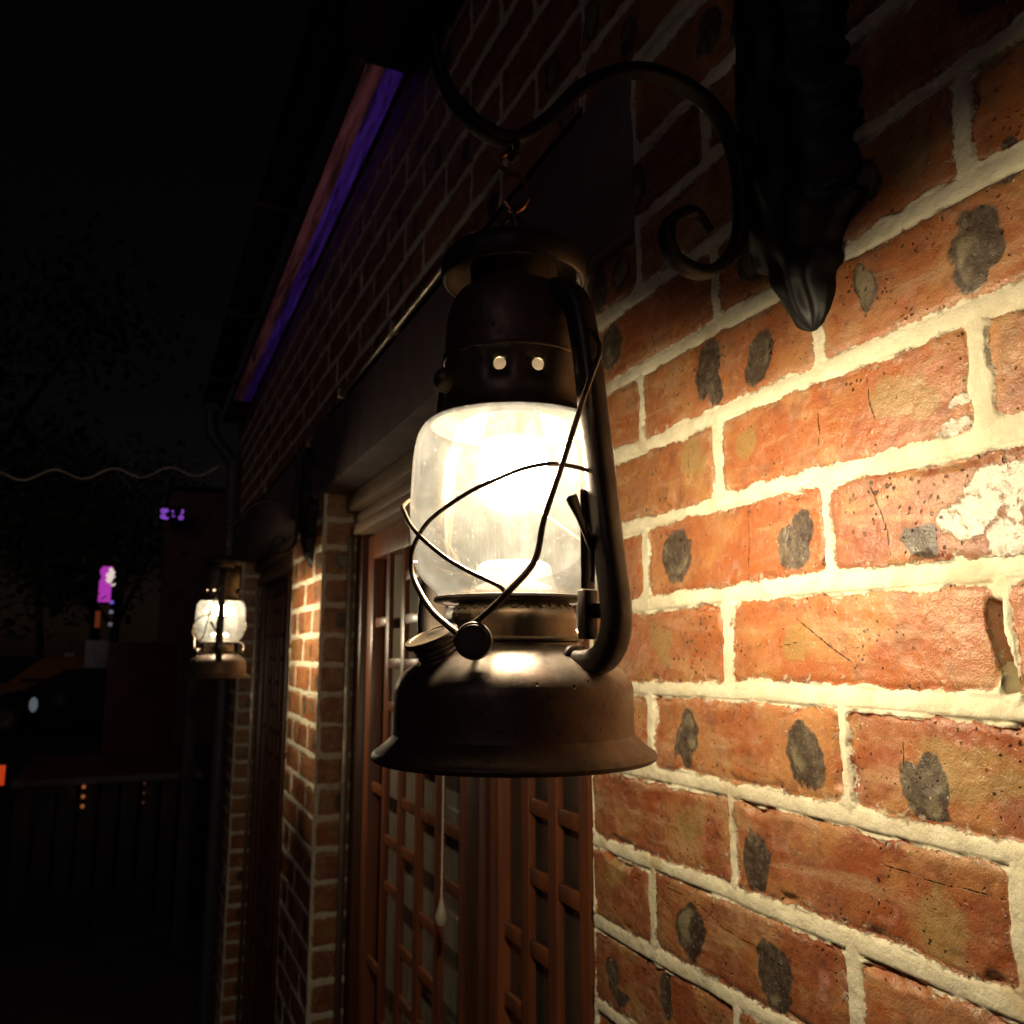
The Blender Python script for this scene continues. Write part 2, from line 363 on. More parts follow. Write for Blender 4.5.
CRACKS = [[(0.5223, 0.1058), (0.5219, 0.081), (0.526, 0.0503)], [(0.4006, 0.1022), (0.3937, 0.0851), (0.3907, 0.0739), (0.3888, 0.0577)], [(0.4002, 0.1734), (0.3986, 0.1586), (0.3948, 0.1448)], [(0.4438, 0.1611), (0.4431, 0.1493), (0.4454, 0.1362)], [(0.5956, 0.1662), (0.598, 0.1458)], [(0.4757, 0.0227), (0.4519, 0.0076), (0.4281, -0.0064)], [(0.6514, -0.1935), (0.6112, -0.1946), (0.5728, -0.2052), (0.5377, -0.2073), (0.502, -0.2135)], [(0.3927, -0.0525), (0.3929, -0.0686)], [(0.4155, -0.1256), (0.3753, -0.1275), (0.34, -0.1259)], [(0.4832, -0.0766), (0.4719, -0.0921)], [(0.4948, 0.0036), (0.4769, 0.0064)]]
def brick_field(s, h, joints, seed, hand_spots, jw=.0115):
    """s along the wall, h above camera level. returns relief and the masks."""
    shape = s.shape
    hw = h+(vnoise(s,h,4.0,seed)-.5)*.003                        # courses wander a little
    k = np.clip(np.searchsorted(beds, hw, side='right')-1, 0, len(beds)-2)
    top, bot = beds[k+1].copy(), beds[k]
    even = ((k-30) % 2 == 0)
    L = np.zeros(shape); Rr = np.zeros(shape); c = np.zeros(shape, int)
    for par in (0, 1):
        m = even if par == 0 else ~even
        J = np.array(joints[par])
        # perpends wander from course to course
        off = (hsh(k[m], seed+3)-.5)*.008
        q = s[m]-off
        i = np.clip(np.searchsorted(J, q, side='right')-1, 0, len(J)-2)
        L[m] = J[i]+off; Rr[m] = J[i+1]+off; c[m] = i
    r1, r2, r3, r4, r5, r6 = [hsh(k, c, seed*7+q*3.3) for q in range(6)]
    thick = np.where(k == 37, .015, 0.0)                            # thick bed under the lintel-height course
    bw = .0142
    e = lambda r: (r-.5)*.0035
    u0, u1 = L+jw/2+e(r1), Rr-jw/2+e(r2)
    v0, v1 = bot+bw/2+e(r3), top-bw/2-thick+e(r4)
    cu, cv = (u0+u1)/2, (v0+v1)/2
    tilt = (r5-.5)*.035
    vv = hw-tilt*(s-cu)*.35
    wob = (vnoise(s,h,55,seed+1)-.5)*.0034+(vnoise(s,h,140,seed+2)-.5)*.0024
    du = np.minimum(s-u0, u1-s)+wob; dv = np.minimum(vv-v0, v1-vv)+wob
    sd = np.minimum(du, dv)
    both = (du < .006) & (dv < .006)                            # rounded corners
    sd = np.where(both, .006-np.sqrt(np.clip(.006-du,0,None)**2+np.clip(.006-dv,0,None)**2), sd)
    # relief (towards the street)
    face = (r6-.5)*.0026+(r1-.5)*.010*(s-cu)+(r2-.5)*.05*(vv-cv)+(vnoise(s,h,22,seed+4)-.5)*.0022+(vnoise(s,h,70,seed+5)-.5)*.0010+(vnoise(s,h,190,seed+6)-.5)*.0006
    face = face-np.clip(.005-sd, 0, .005)**2*70
    # chipped arrises
    chip = ss(vnoise(s,h,38,seed+9), .74, .86)*ss(.008-sd, 0, .006)
    face = face-chip*.0035
    nb = np.where(vv > cv, 1, -1)
    tb = np.where(dv <= du, np.where(vv > v1, (vv-v1)/bw, np.where(vv < v0, 1-(v0-vv)/bw, 0.5)), .5)
    mort = -.0007+.0012*(1-(2*tb-1)**2)+np.where(tb < .16, -.0026*(.16-tb)/.16, 0)
    mort = mort+(vnoise(s,h,30,seed+7)-.5)*.0026+(vnoise(s,h,110,seed+8)-.5)*.0009+(vnoise(s,h,320,seed+10)-.5)*.0005
    w = ss(sd, -.0008, .0010)
    disp = face*w+mort*(1-w)
    # kiln spots
    soot = np.zeros(shape); olive = np.zeros(shape); salt = np.zeros(shape)
    def ell(arr, sp, sh=0.0):
        for (a, b, ra, rb) in sp:
            m = (np.abs(s-a) < ra*2.2) & (np.abs(h-b) < rb*2.2)
            if not m.any(): continue
            x, y = s[m]-a, h[m]-b
            r1, r2, r3, r4 = [float(hsh(a*91, b*57, q*1.7+.3)) for q in range(4)]
            d = np.sqrt(((x+y*(r1-.5)*.9)/ra)**2+((y+x*(r2-.5)*.5)/rb)**2)
            ox, oy, sc = (r3-.5)*1.1*ra, (r4-.5)*1.2*rb, .45+.3*r1
            d2 = np.sqrt(((x-ox)/(ra*sc))**2+((y-oy)/(rb*sc*1.2))**2)
            ox, oy = (r2-.5)*1.2*ra, -(r1-.5)*1.3*rb
            d3 = np.sqrt(((x-ox)/(ra*.5))**2+((y-oy)/(rb*.55))**2)
            d = np.minimum(np.minimum(d/(.80+.15*r3), d2), d3)
            arr[m] = np.maximum(arr[m], 1-ss(d, .55, 1.35))
    if hand_spots:
        ell(soot, SOOT); ell(olive, OLIVE); ell(salt, SALT)
    far = np.ones(shape, bool)
    if hand_spots: far = ~((s > .29) & (h > -.30) & (h < .27))
    for q, (arr, thr) in enumerate(((soot,.50),(soot,.70),(olive,.50))):
        a, b, z = hsh(k,c,seed+11+q), hsh(k,c,seed+23+q), hsh(k,c,seed+37+q)
        pu = u0+(u1-u0)*(.12+.76*a); pv = cv+(b-.5)*.012
        d = np.sqrt(((s-pu)/(.012+.012*b))**2+((vv-pv)/(.017+.009*a))**2)
        arr[:] = np.maximum(arr, np.where(far & (z > thr), 1-ss(d, .55, 1.35), 0))
    inside = ss(sd, -.001, .003)
    crack = np.full(shape, .01)
    if hand_spots:
        for pl in CRACKS:
            for (a0,b0),(a1,b1) in zip(pl, pl[1:]):
                m = (s > min(a0,a1)-.01) & (s < max(a0,a1)+.01) & (h > min(b0,b1)-.01) & (h < max(b0,b1)+.01)
                if not m.any(): continue
                t = np.clip(((s[m]-a0)*(a1-a0)+(h[m]-b0)*(b1-b0))/((a1-a0)**2+(b1-b0)**2), 0, 1)
                crack[m] = np.minimum(crack[m], np.hypot(s[m]-a0-t*(a1-a0), h[m]-b0-t*(b1-b0)))
        hole = (1-ss(np.abs(s-.3215-.003*np.sin(h*90)), .003, .0055))*ss(h, -.024, -.018)*(1-ss(h, .022, .030))
        disp = disp-hole*.014
    return disp, sd, hsh(k, c, seed+50), soot*inside, olive*inside, salt, crack

def sheet(parts):
    """parts: list of (sgrid, hgrid, P(s,h,disp)->xyz, joints, seed, hand). One mesh of all of them."""
    V, F, A = [], [], [[] for _ in range(6)]
    base = 0
    for sg, hg, P, joints, seed, hand in parts:
        S, H = np.meshgrid(sg, hg)
        f = brick_field(S, H, joints, seed, hand)
        V.append(P(S, H, f[0]).reshape(-1, 3))
        for q in range(6): A[q].append(f[q+1].ravel())
        nu, nv = len(sg), len(hg)
        i = np.arange(nu*nv).reshape(nv, nu)
        F.append(np.stack([i[:-1,:-1], i[1:,:-1], i[1:,1:], i[:-1,1:]], -1).reshape(-1, 4)+base)
        base += nu*nv
    V = np.concatenate(V); F = np.concatenate(F)
    me = bpy.data.meshes.new('brickwork')
    me.vertices.add(len(V)); me.vertices.foreach_set('co', V.ravel())
    me.loops.add(F.size); me.loops.foreach_set('vertex_index', F.ravel().astype(np.int32))
    me.polygons.add(len(F)); me.polygons.foreach_set('loop_start', np.arange(0, F.size, 4, dtype=np.int32))
    me.polygons.foreach_set('use_smooth', np.ones(len(F), bool))
    me.update(calc_edges=True)
    for n, a in zip(('joint_distance','brick_tone','soot','olive','bloom_salt','crack_distance'), A):
        at = me.attributes.new(n, 'FLOAT', 'POINT'); at.data.foreach_set('value', np.concatenate(a).astype(np.float32))
    return me
def front(S, H, d): return np.stack([-d, S, H+CZ], -1)
def reveal_far(y):      # faces back towards the camera (-y); s runs into the wall
    return lambda S, H, d: np.stack([S, y-d, H+CZ], -1)
def reveal_near(y):     # faces +y; s runs out of the wall (negated depth)
    return lambda S, H, d: np.stack([-S, y+d, H+CZ], -1)
def grid(*segs):
    out = []
    for a, b, st in segs: out.append(np.arange(a, b-st*.25, st))
    out.append(np.array([segs[-1][1]])); return np.concatenate(out)

WALL_END = .775
ev = sorted([.555+.235*i for i in range(-9,1)])+[.778]
od = sorted([.44+.235*i for i in range(-8,1)])+[.668,.778]
far_ev = [.775+.235*i for i in range(0,18)]; far_od = [.66+.235*i for i in range(0,18)]
pierA = (2.18, 2.62); pierB = (4.02, 4.47)
def pj(a, b): m = (b-a)/4; return ([a-.003,(a+b)/2,b+.003],[a-.003,a+m,b-m,b+.003])
rv = ([-.3,.003,.26,.5],[-.3,.003,.12,.26,.5])
rvn = ([-.5,-.26,-.003,.3],[-.5,-.26,-.12,-.003,.3])
TOP = 1.25

house = thing('brick_house', 'long red brick house front with pale mortar, wooden lattice doors and a violet lit eave', 'house')
g = grid((-CZ,-.48,.008),(-.48,.47,.0013),(.47,.72,.0025),(.72,TOP,.007))
me = sheet([(grid((-1.3,.26,.008),(.26,WALL_END,.0013)), g, front, (ev,od), 3, True),
            (grid((-.24,-.0001,.006)), grid((-CZ,.575,.007)), reveal_near(WALL_END), rvn, 5, False)])
obj('brick_pier', me, M['brick'], house, smooth=False)
me = sheet([(grid((pierA[0],pierA[1],.0035)), grid((-CZ,-.95,.01),(-.95,.60,.0035)), front, pj(*pierA), 11, False),
            (grid((.0001,.24,.004)), grid((-CZ,-.95,.01),(-.95,.60,.004)), reveal_far(pierA[0]), rv, 12, False),
            (grid((-.24,-.0001,.008)), grid((-CZ,.60,.01)), reveal_near(pierA[1]), rvn, 13, False)])
obj('brick_pier', me, M['brick'], house, smooth=False)
me = sheet([(grid((pierB[0],pierB[1],.006)), grid((-CZ,.60,.006)), front, pj(*pierB), 17, False),
            (grid((.0001,.24,.006)), grid((-CZ,.60,.006)), reveal_far(pierB[0]), rv, 18, False),
            (grid((-3.0,-.0001,.03)), grid((-CZ,TOP,.012)), reveal_near(pierB[1]), (list(np.arange(-4,.01,.235)), list(np.arange(-4.1,.2,.235))), 19, False)])
obj('brick_pier', me, M['brick'], house, smooth=False)
me = sheet([(grid((WALL_END,4.47,.005)), grid((.60,TOP,.0045)), front, (far_ev, far_od), 23, False)])
obj('upper_wall', me, M['brick'], house, smooth=False)
# hidden core that gives the masonry its thickness, back and flank of the house
bm = bmesh.new()
for a, b in ((-1.3,WALL_END-.012),(pierA[0]+.012,pierA[1]-.012),(pierB[0]+.012,pierB[1]-.012)): box(bm, .02,.24,a,b,0,2.24)
box(bm, .02,.24,-1.3,4.45,2.25,CZ+TOP-.01)
box(bm, 2.9,3.0,-1.3,4.45,0,CZ+TOP); box(bm, .24,2.9,-1.3,-1.2,0,CZ+TOP)
obj('masonry_core', bm, M['plaster'], house, smooth=False)
bm = bmesh.new(); box(bm, -.02,3.2,-1.4,4.6,CZ+TOP+.03,CZ+TOP+.10,.01)
obj('roof', bm, M['roof'], house)
# lintels
for a, b in ((.672,2.33),(2.50,4.14)):
    bm = bmesh.new(); box(bm, -.013,.235,a,b,CZ+.398,CZ+.574,.004)
    obj('lintel', bm, M['lintel'], house)
# doors: frame (> threshold), two leaves (> lattice, pane)
def door_set(a, b, meet, wood='wood', pane='pane'):
    zt = CZ+.398
    bm = bmesh.new(); X0, X1 = .085, .185
    box(bm, X0,X1,a+.004,a+.07,0.03,zt-.11,.004); box(bm, X0,X1,b-.07,b-.004,0.03,zt-.11,.004)
    box(bm, X0+.006,X1,meet-.030,meet+.030,.03,zt-.11,.004)
    f = obj('door_frame', bm, M['frame_wood'], house)
    bm = bmesh.new()
    box(bm, .055,.19,a+.004,b-.004,zt-.048,zt-.004,.006)
    box(bm, .075,.19,a+.004,b-.004,zt-.078,zt-.050,.008)
    box(bm, .068,.19,a+.004,b-.004,zt-.108,zt-.080,.006)
    obj('head_moulding', bm, M['head_wood'], f)
    bm = bmesh.new(); box(bm, .0,.23,a+.004,b-.004,0,.03,.006); obj('threshold', bm, M['frame_wood'], f)
    bm = bmesh.new(); box(bm, .062,.078,b-.016,b-.006,.03,zt-.11,.002); obj('trim_strip', bm, M['steel_trim'], f)
    for (p, q, near) in ((a+.072, meet-.032, True), (meet+.032, b-.072, False)):
        zb, zt2 = .035, zt-.115
        bm = bmesh.new(); d0, d1 = .100, .158; st = .055
        box(bm, d0,d1,p,p+st,zb,zt2,.004); box(bm, d0,d1,q-st,q,zb,zt2,.004)
        box(bm, d0,d1,p+st,q-st,zt2-.06,zt2,.003); box(bm, d0,d1,p+st,q-st,zb,zb+.10,.003)
        box(bm, d0,d1,p+st,q-st,.50,.58,.003); box(bm, d0+.014,d1-.012,p+st,q-st,zb+.10,.50,.003)
        leaf = obj('door', bm, M[wood], house)
        bm = bmesh.new(); l0, l1 = .103, .115
        y0, y1, z0, z1 = p+st, q-st, .58, zt2-.06
        n = 4 if near else 5; xs = [y0+(y1-y0)*i/n for i in range(n+1)]
        for x in xs[1:-1]: box(bm, l0,l1,x-.0135,x+.0135,z0,z1,.002)
        # short cross bars, stepped from bay to bay in a repeated rhythm
        steps = [(0,1),(2,),(0,1,3),(2,3),(1,0)]
        kk = 0
        z = z1-.06
        while z > z0+.04:
            ph = kk % 4
            for bay in range(n):
                on = {0:(bay in (1,2)),1:(bay in (0,1,2,4)),2:(bay in (0,2,3)),3:(bay in (1,3))}[ph]
                if on: box(bm, l0+.002,l1-.002,xs[bay]+.012,xs[bay+1]-.012,z-.011,z+.011,.002)
            z -= .094; kk += 1
        obj('lattice', bm, M[wood], leaf)
        px = .120 if near else .134
        bm = bmesh.new(); box(bm, px,px+.005,y0-.001,y1+.001,z0-.001,z1+.001)
        obj('pane', bm, M['dark_pane'] if near else M[pane], leaf, smooth=False)
door_set(WALL_END, pierA[0], 1.345)
door_set(pierA[1], pierB[0], 3.32, 'frame_wood', 'dark_pane')
bm = bmesh.new(); box(bm, .6,.62,.6,4.3,0,2.3); obj('inner_wall', bm, M['plaster'], house, smooth=False)

# eave board, gutter, downpipe, conduit
ZE = CZ+1.125
bm = bmesh.new(); box(bm, -.085,-.006,1.46,4.40,ZE,ZE+.028,.004); obj('eave_board', bm, M['eave'], house)
bm = bmesh.new(); box(bm, -.13,-.004,1.02,1.452,ZE-.03,ZE+.09,.006); obj('eave_beam', bm, M['gutter'], house)
bm = bmesh.new()
sec = [(.05*math.cos(R(a)), .05*math.sin(R(a))) for a in range(180,361,15)]
sec2 = sec+[(.046*math.cos(R(a)), .046*math.sin(R(a))) for a in range(360,179,-15)]
sweep(bm, [Vector((-.145,1.46,ZE+.06)),Vector((-.145,4.42,ZE+.06))], [(a,b) for a,b in sec2], side=(1,0,0))
obj('gutter', bm, M['gutter'], house)
for y in (2.2,3.0,3.8):
    bm = bmesh.new(); box(bm, -.20,-.004,y,y+.02,ZE+.030,ZE+.045,.002); obj('gutter_bracket', bm, M['gutter'], house)
bm = bmesh.new()
tube(bm, [(-.145,4.30,ZE+.03),(-.145,4.30,ZE-.06),(-.12,4.28,ZE-.12),(-.045,4.22,ZE-.24),(-.040,4.22,ZE-.34),(-.040,4.22,1.2),(-.040,4.22,.05)], .030, 14)
obj('downpipe', bm, simple('downpipe_paint', (.05,.052,.065), None, 9, (.4,.6)), house)
bm = bmesh.new()
hc = CZ+.592
tube(bm, [(.010,1.085,hc),(-.008,1.09,hc),(-.014,1.11,hc),(-.014,1.2,hc+.001),(-.014,1.7,hc-.002),(-.014,2.28,hc),(-.014,2.36,hc-.012),(-.014,2.385,hc-.05),(-.016,2.39,hc-.14)], .0062, 12)
cd = obj('conduit', bm, M['conduit'], house)
for y in (1.16,1.50,1.95):
    bm = bmesh.new(); box(bm, -.023,-.002,y-.008,y+.008,hc-.010,hc+.016,.002); obj('pipe_clip', bm, M['conduit'], cd)

# added glowing strips, standing in for violet and rose light on the eave
t = thing('eave_glow', 'added violet and rose glow strip under the eave board, standing in for coloured light', 'glow strip', (-.02,2.9,ZE-.02))
bm = bmesh.new(); box(bm, -.066,.012,-1.43,1.42,.006,.0185,.002); obj('glow_backing', bm, M['gutter'], t)
def glow_strip(name, c, st):
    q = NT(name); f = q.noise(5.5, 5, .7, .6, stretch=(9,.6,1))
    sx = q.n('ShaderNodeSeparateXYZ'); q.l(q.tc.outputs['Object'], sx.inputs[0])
    g = q.sstep(sx.outputs[1], -1.6, 1.3, 1.25, .40)      # painted light fall-off: the glow dims towards the far end
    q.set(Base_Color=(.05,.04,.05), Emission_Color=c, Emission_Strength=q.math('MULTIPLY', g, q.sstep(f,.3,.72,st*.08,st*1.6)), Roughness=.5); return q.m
bm = bmesh.new(); box(bm, -.026,.010,-1.42,1.0,.000,.0055,.002); obj('glow_strip', bm, glow_strip('violet_glow_strip', (.28,.075,1.0), .044), t)
bm = bmesh.new(); box(bm, -.064,-.028,-1.42,1.0,-.002,.0055,.002); obj('glow_strip', bm, glow_strip('rose_glow_strip', (1.0,.27,.32), .024), t)

# ------------------------------------------------------------------ hanging lantern
AX = (-.2182, .465)
ZB = CZ-.0625
lan = thing('hanging_lantern', 'large hurricane lantern hanging in front, close to the sunlit-looking bright brick wall', 'lantern', (AX[0],AX[1],ZB), R(-23.46), 'hurricane lanterns along the brick wall')
lan['label'] = 'large near hurricane lantern of aged bronze metal with a glowing dusty globe'
PH = R(-45)                                   # direction of the front air tube
def pol(r, z, off=0.0, ph=PH): return Vector((r*math.cos(ph)-off*math.sin(ph), r*math.sin(ph)+off*math.cos(ph), z))
# fount with skirt
bm = bmesh.new()
lathe(bm, [(0,.009),(.068,.009),(.0755,.005),(.0785,.0030),(.0800,.0040),(.0806,.0056),(.0798,.0074),(.0780,.0086),(.0768,.0094),(.0740,.0116),(.0716,.0138),(.0700,.0156),(.0690,.0168),(.0684,.0172),(.0682,.0182),
           (.0682,.0240),(.0682,.0320),(.0682,.0400),(.0680,.0424),(.0672,.0450),(.0655,.0482),(.0625,.0518),(.0582,.0552),(.0530,.0584),(.0470,.0618),(.0415,.0655),(.0385,.0662),(.0380,.0680),(.0365,.0684),(.0,.0684)], 96)
fount = obj('fount', bm, M['metal'], lan)
# filler cap, tilted
ax = Vector((-.0405,-.027,.0590)); nrm = Vector((-.34,-.26,.90)).normalized()
Mx = Matrix.Translation(ax) @ nrm.to_track_quat('Z','Y').to_matrix().to_4x4()
bm = bmesh.new()
lathe(bm, [(0,.0140),(.0120,.0138),(.0126,.0145),(.0150,.0142),(.0154,.0128),(.0150,.0112),(.0118,.0100),(.0122,.0085),(.0112,.0074),(.0118,.0060),(.0108,.0048),(.0114,.0034),(.0106,.0020),(.0118,0),(.0125,-.008)], 40, Mx)
obj('filler_cap', bm, M['metal'], fount)
# burner
bm = bmesh.new()
lathe(bm, [(.0,.0686),(.0400,.0686),(.0404,.0698),(.0388,.0708),(.0362,.0712),(.0360,.0760),(.0364,.0800),(.0362,.0840),(.0345,.0872),(.0325,.0890),(.0318,.0912),(.0,.0912)], 72)
bur = obj('burner', bm, M['brass'], lan)
bm = bmesh.new()
for i in range(28):
    a = 2*math.pi*i/28
    c = Vector((.0338*math.cos(a), .0338*math.sin(a), .0876)); nn = Vector((math.cos(a), math.sin(a), .8)).normalized()
    Mx = Matrix.Translation(c) @ nn.to_track_quat('Z','Y').to_matrix().to_4x4()
    lathe(bm, [(0,.0011),(.0016,.0009),(.0023,.0),(.0024,-.001)], 8, Mx)
obj('vent_bead', bm, M['brass'], bur)
bm = bmesh.new()
lathe(bm, [(.0428,.0906),(.0445,.0904),(.0462,.0910),(.0468,.0922),(.0462,.0936),(.0444,.0940),(.0428,.0936)], 80, close=True)
lathe(bm, [(0,.0914),(.0382,.0914),(.0382,.0930),(0,.0930)], 60)
for i in range(9):
    a = 2*math.pi*(i+.3)/9
    b2 = bmesh.new(); box(b2, .0376,.0432,-.0024,.0022,.0917,.0927); b2.transform(Matrix.Rotation(a,4,'Z'))
    tmp = bpy.data.meshes.new('tmp'); b2.to_mesh(tmp); b2.free(); bm.from_mesh(tmp); bpy.data.meshes.remove(tmp)
obj('globe_plate', bm, M['dark_metal'], lan)
# porcelain lamp socket
bm = bmesh.new()
lathe(bm, [(0,.0932),(.0265,.0932),(.0258,.0985),(.0235,.1035),(.0225,.1085),(.0215,.1120),(.0180,.1142),(.0120,.1146),(.0105,.1120),(0,.1118)], 40)
obj('lamp_holder', bm, M['porcelain'], lan)
# bulb
bm = bmesh.new()
lathe(bm, [(0,.1600),(.005,.1603),(.0100,.1615),(.0145,.1640),(.0178,.1675),(.0196,.1720),(.0202,.1765),(.0200,.1810),(.0190,.1852)], 48)
bulb = obj('bulb', bm, M['bulb'], lan)
bm = bmesh.new(); lathe(bm, [(0,.1840),(.0191,.1855),(.0194,.1870),(.0180,.1930),(.0165,.2000),(.0150,.2060),(.0148,.2280),(0,.2280)], 40); obj('bulb_cap', bm, M['porcelain'], bulb)
# glass globe (1.4 mm wall)
gp = [(.0440,.0942),(.0452,.0950),(.0480,.0985),(.0530,.1035),(.0570,.1095),(.0592,.1165),(.0606,.1260),(.0613,.1370),(.0614,.1480),(.0610,.1590),(.0606,.1680),(.0600,.1765),(.0589,.1840),(.0570,.1905),(.0532,.1960),(.0478,.1993)]
pro = [(p.x, p.z) for p in catmull([(r,0,z) for r,z in gp], 3)]
bm = bmesh.new(); lathe(bm, pro+[(r-.0014,z) for r,z in reversed(pro)], 96, close=True)
obj('glass_globe', bm, M['glass'], lan)
# chimney: lower collar with round holes, crown, hood
NS = 96; holes = []
bm = bmesh.new()
def ring(r, z): return [bm.verts.new((r*math.cos(2*math.pi*i/NS), r*math.sin(2*math.pi*i/NS), z)) for i in range(NS)]
prof_low = [(.0500,.1955),(.0505,.1972),(.0492,.1990),(.0455,.2015),(.0427,.2045),(.0421,.2110)]
rings = [ring(*p) for p in prof_low]
for a, b in zip(rings, rings[1:]):
    for i in range(NS): bm.faces.new((a[i],a[(i+1)%NS],b[(i+1)%NS],b[i]))
# band with round holes
zc, hr, z0, z1, NR = .2225, .0037, .2110, .2340, 8
cell = 8
grd = [rings[-1]]+[ring(.0421, z0+(z1-z0)*q/NR) for q in range(1,NR+1)]
zu = grd[-1]
for cI in range(NS//cell):
    i0 = cI*cell
    if cI % 4 not in (0, 1):
        for q in range(NR):
            for i in range(i0, i0+cell): bm.faces.new((grd[q][i],grd[q][(i+1)%NS],grd[q+1][(i+1)%NS],grd[q+1][i]))
        continue
    ac = 2*math.pi*(i0+cell/2)/NS
    I = [(i0+q) % NS for q in range(cell+1)]
    outer = [grd[0][i] for i in I]+[grd[q][I[-1]] for q in range(1,NR)]+[grd[NR][i] for i in reversed(I)]+[grd[q][I[0]] for q in range(NR-1,0,-1)]
    inner = []
    for v in outer:
        p = v.co; a = math.atan2(p.y,p.x)-ac; a = (a+math.pi)%(2*math.pi)-math.pi
        x, y = a*.0421, p.z-zc; L = math.hypot(x,y); x, y = x/L*hr, y/L*hr
        th = ac+x/.0421
        inner.append(bm.verts.new((.0421*math.cos(th), .0421*math.sin(th), zc+y)))
    n = len(outer)
    for q in range(n):
        k = (q+1)%n; bm.faces.new((outer[q],outer[k],inner[k],inner[q]))
prof_up = [(.0421,.2340),(.0429,.2346),(.0431,.2356),(.0422,.2364),(.0420,.2480),(.0414,.2580),(.0402,.2660),(.0380,.2725),(.0350,.2775),(.0315,.2805),(.0285,.2815),(.0275,.2820)]
r0 = zu
for p in prof_up[1:]:
    r1 = ring(*p)
    for i in range(NS): bm.faces.new((r0[i],r0[(i+1)%NS],r1[(i+1)%NS],r1[i]))
    r0 = r1
bmesh.ops.rotate(bm, verts=bm.verts, cent=(0,0,0), matrix=Matrix.Rotation(R(-120+4),3,'Z'))
chim = obj('chimney', bm, M['metal'], lan)
chim.data.materials.append(M['soot']); sol = chim.modifiers.new('wall','SOLIDIFY'); sol.thickness = .0009; sol.material_offset = 1; sol.material_offset_rim = 0
# hood: curled lip, dome, bail loop
bm = bmesh.new()
lathe(bm, [(.0262,.3100),(.0330,.3065),(.0385,.3025),(.0408,.2996),(.0422,.2988),(.0436,.2994),(.0446,.3015),(.0450,.3050),(.0450,.3085),(.0443,.3118),(.0428,.3142),(.0395,.3166),(.0330,.3196),(.0260,.3228),(.0180,.3254),(.0100,.3270),(.0,.3272),(.0,.3250),(.0180,.3232),(.0262,.3180)], 80, close=False)
HDZ = -.0110
bmesh.ops.translate(bm, verts=bm.verts, vec=(0,0,HDZ))
hood = obj('hood', bm, M['dark_metal'], lan)
bm = bmesh.new()
lathe(bm, [(.0262,.2900),(.0268,.2930),(.0268,.3190),(.0258,.3190),(.0256,.2900)], 48, close=True)
bmesh.ops.translate(bm, verts=bm.verts, vec=(0,0,HDZ))
obj('neck', bm, M['metal'], hood)
bm = bmesh.new(); torus(bm, (0,0,.3345), .0085, .0016, 'Y', 24, 8, .9, 1.0); lathe(bm, [(.006,.326),(.0055,.3290),(.003,.3300),(0,.3302)], 20)
bmesh.ops.translate(bm, verts=bm.verts, vec=(0,0,HDZ))
obj('bail_loop', bm, M['dark_metal'], hood)
# the two air tubes
for ph in (PH, PH+math.pi):
    pts = [pol(.028,.2730,0,ph),pol(.0385,.2715,0,ph),pol(.0470,.2660,0,ph),pol(.0525,.2560,0,ph),pol(.0556,.2420,0,ph),pol(.0585,.2250,0,ph),pol(.0620,.1950,0,ph),pol(.0655,.1650,0,ph),pol(.0690,.1350,0,ph),pol(.0725,.1080,0,ph),pol(.0752,.0890,0,ph),pol(.0755,.0780,0,ph),pol(.0730,.0680,0,ph),pol(.0670,.0600,0,ph),pol(.0590,.0570,0,ph),pol(.0500,.0565,0,ph),pol(.042,.0570,0,ph)]
    bm = bmesh.new()
    sweep(bm, catmull(pts,6), rrect(.0165,.0140,.0055,4), side=pol(0,0,1,ph)-pol(0,0,0,ph))
    tb = obj('air_tube', bm, M['tube_metal'], lan)
    bm = bmesh.new()      # folded seam collar where it meets the fount
    sweep(bm, [pol(.0480,.0570,0,ph),pol(.0462,.0572,0,ph)], rrect(.0200,.0178,.0065,4), side=pol(0,0,1,ph)-pol(0,0,0,ph))
    obj('collar', bm, M['tube_metal'], tb)
# wick knob on its shaft
bm = bmesh.new()
c = Vector((-.0205,-.0560,.0680))
Mx = Matrix.Translation(c) @ Vector((-.10,-1,.10)).normalized().to_track_quat('Z','Y').to_matrix().to_4x4()
lathe(bm, [(0,.0052),(.0078,.0050),(.0082,.0044),(.0092,.0042),(.0098,.0030),(.0098,-.0005),(.0088,-.0022),(.0020,-.0030),(.0016,-.005),(.0016,-.034),(0,-.034)], 40, Mx)
obj('wick_knob', bm, M['dark_metal'], lan)
# guard wires
wa = [(.0405,-.0420,.2430),(.0445,-.0500,.2360),(0.0468,-0.0560,0.2243),(0.0408,-0.0605,0.2064),(0.0345,-0.0632,0.1879),(0.0252,-0.0632,0.1593),(0.0156,-0.0641,0.1305),(0.0108,-0.0641,0.1092),(-0.002,-0.064,0.0938),(-0.0149,-0.0581,0.0813),(-0.0268,-0.050,0.0729),(-.0290,-.046,.0705)]
bm = bmesh.new(); sweep(bm, catmull(wa,6), circ(.0017,10), scale=lambda t: .75+.45*t); obj('guard_wire', bm, M['wire'], lan)
wb = [(.055,-.034,.1530),(0.0470,-.0440,.1575),(0.0371,-0.0522,0.1595),(0.0271,-0.058,0.1604),(0.0174,-0.0616,0.1602),(0.0042,-0.0639,0.157),(-0.0073,-0.0636,0.1523),(-0.0204,-0.0607,0.147),(-0.0328,-0.0549,0.1405),(-0.0453,-0.0452,0.1329),(-0.052,-0.0380,0.1252),(-0.0563,-0.0310,0.1168),(-0.0565,-0.0285,0.1057),(-0.0515,-0.0330,0.095),(-0.0439,-0.0409,0.0842),(-0.036,-0.0455,0.0771),(-0.0283,-0.0483,0.0713)]
bm = bmesh.new(); sweep(bm, catmull(wb,5), circ(.0017,10), scale=lambda t: .72+.6*max(0,(t-.55))*1.6); obj('guard_wire', bm, M['wire'], lan)
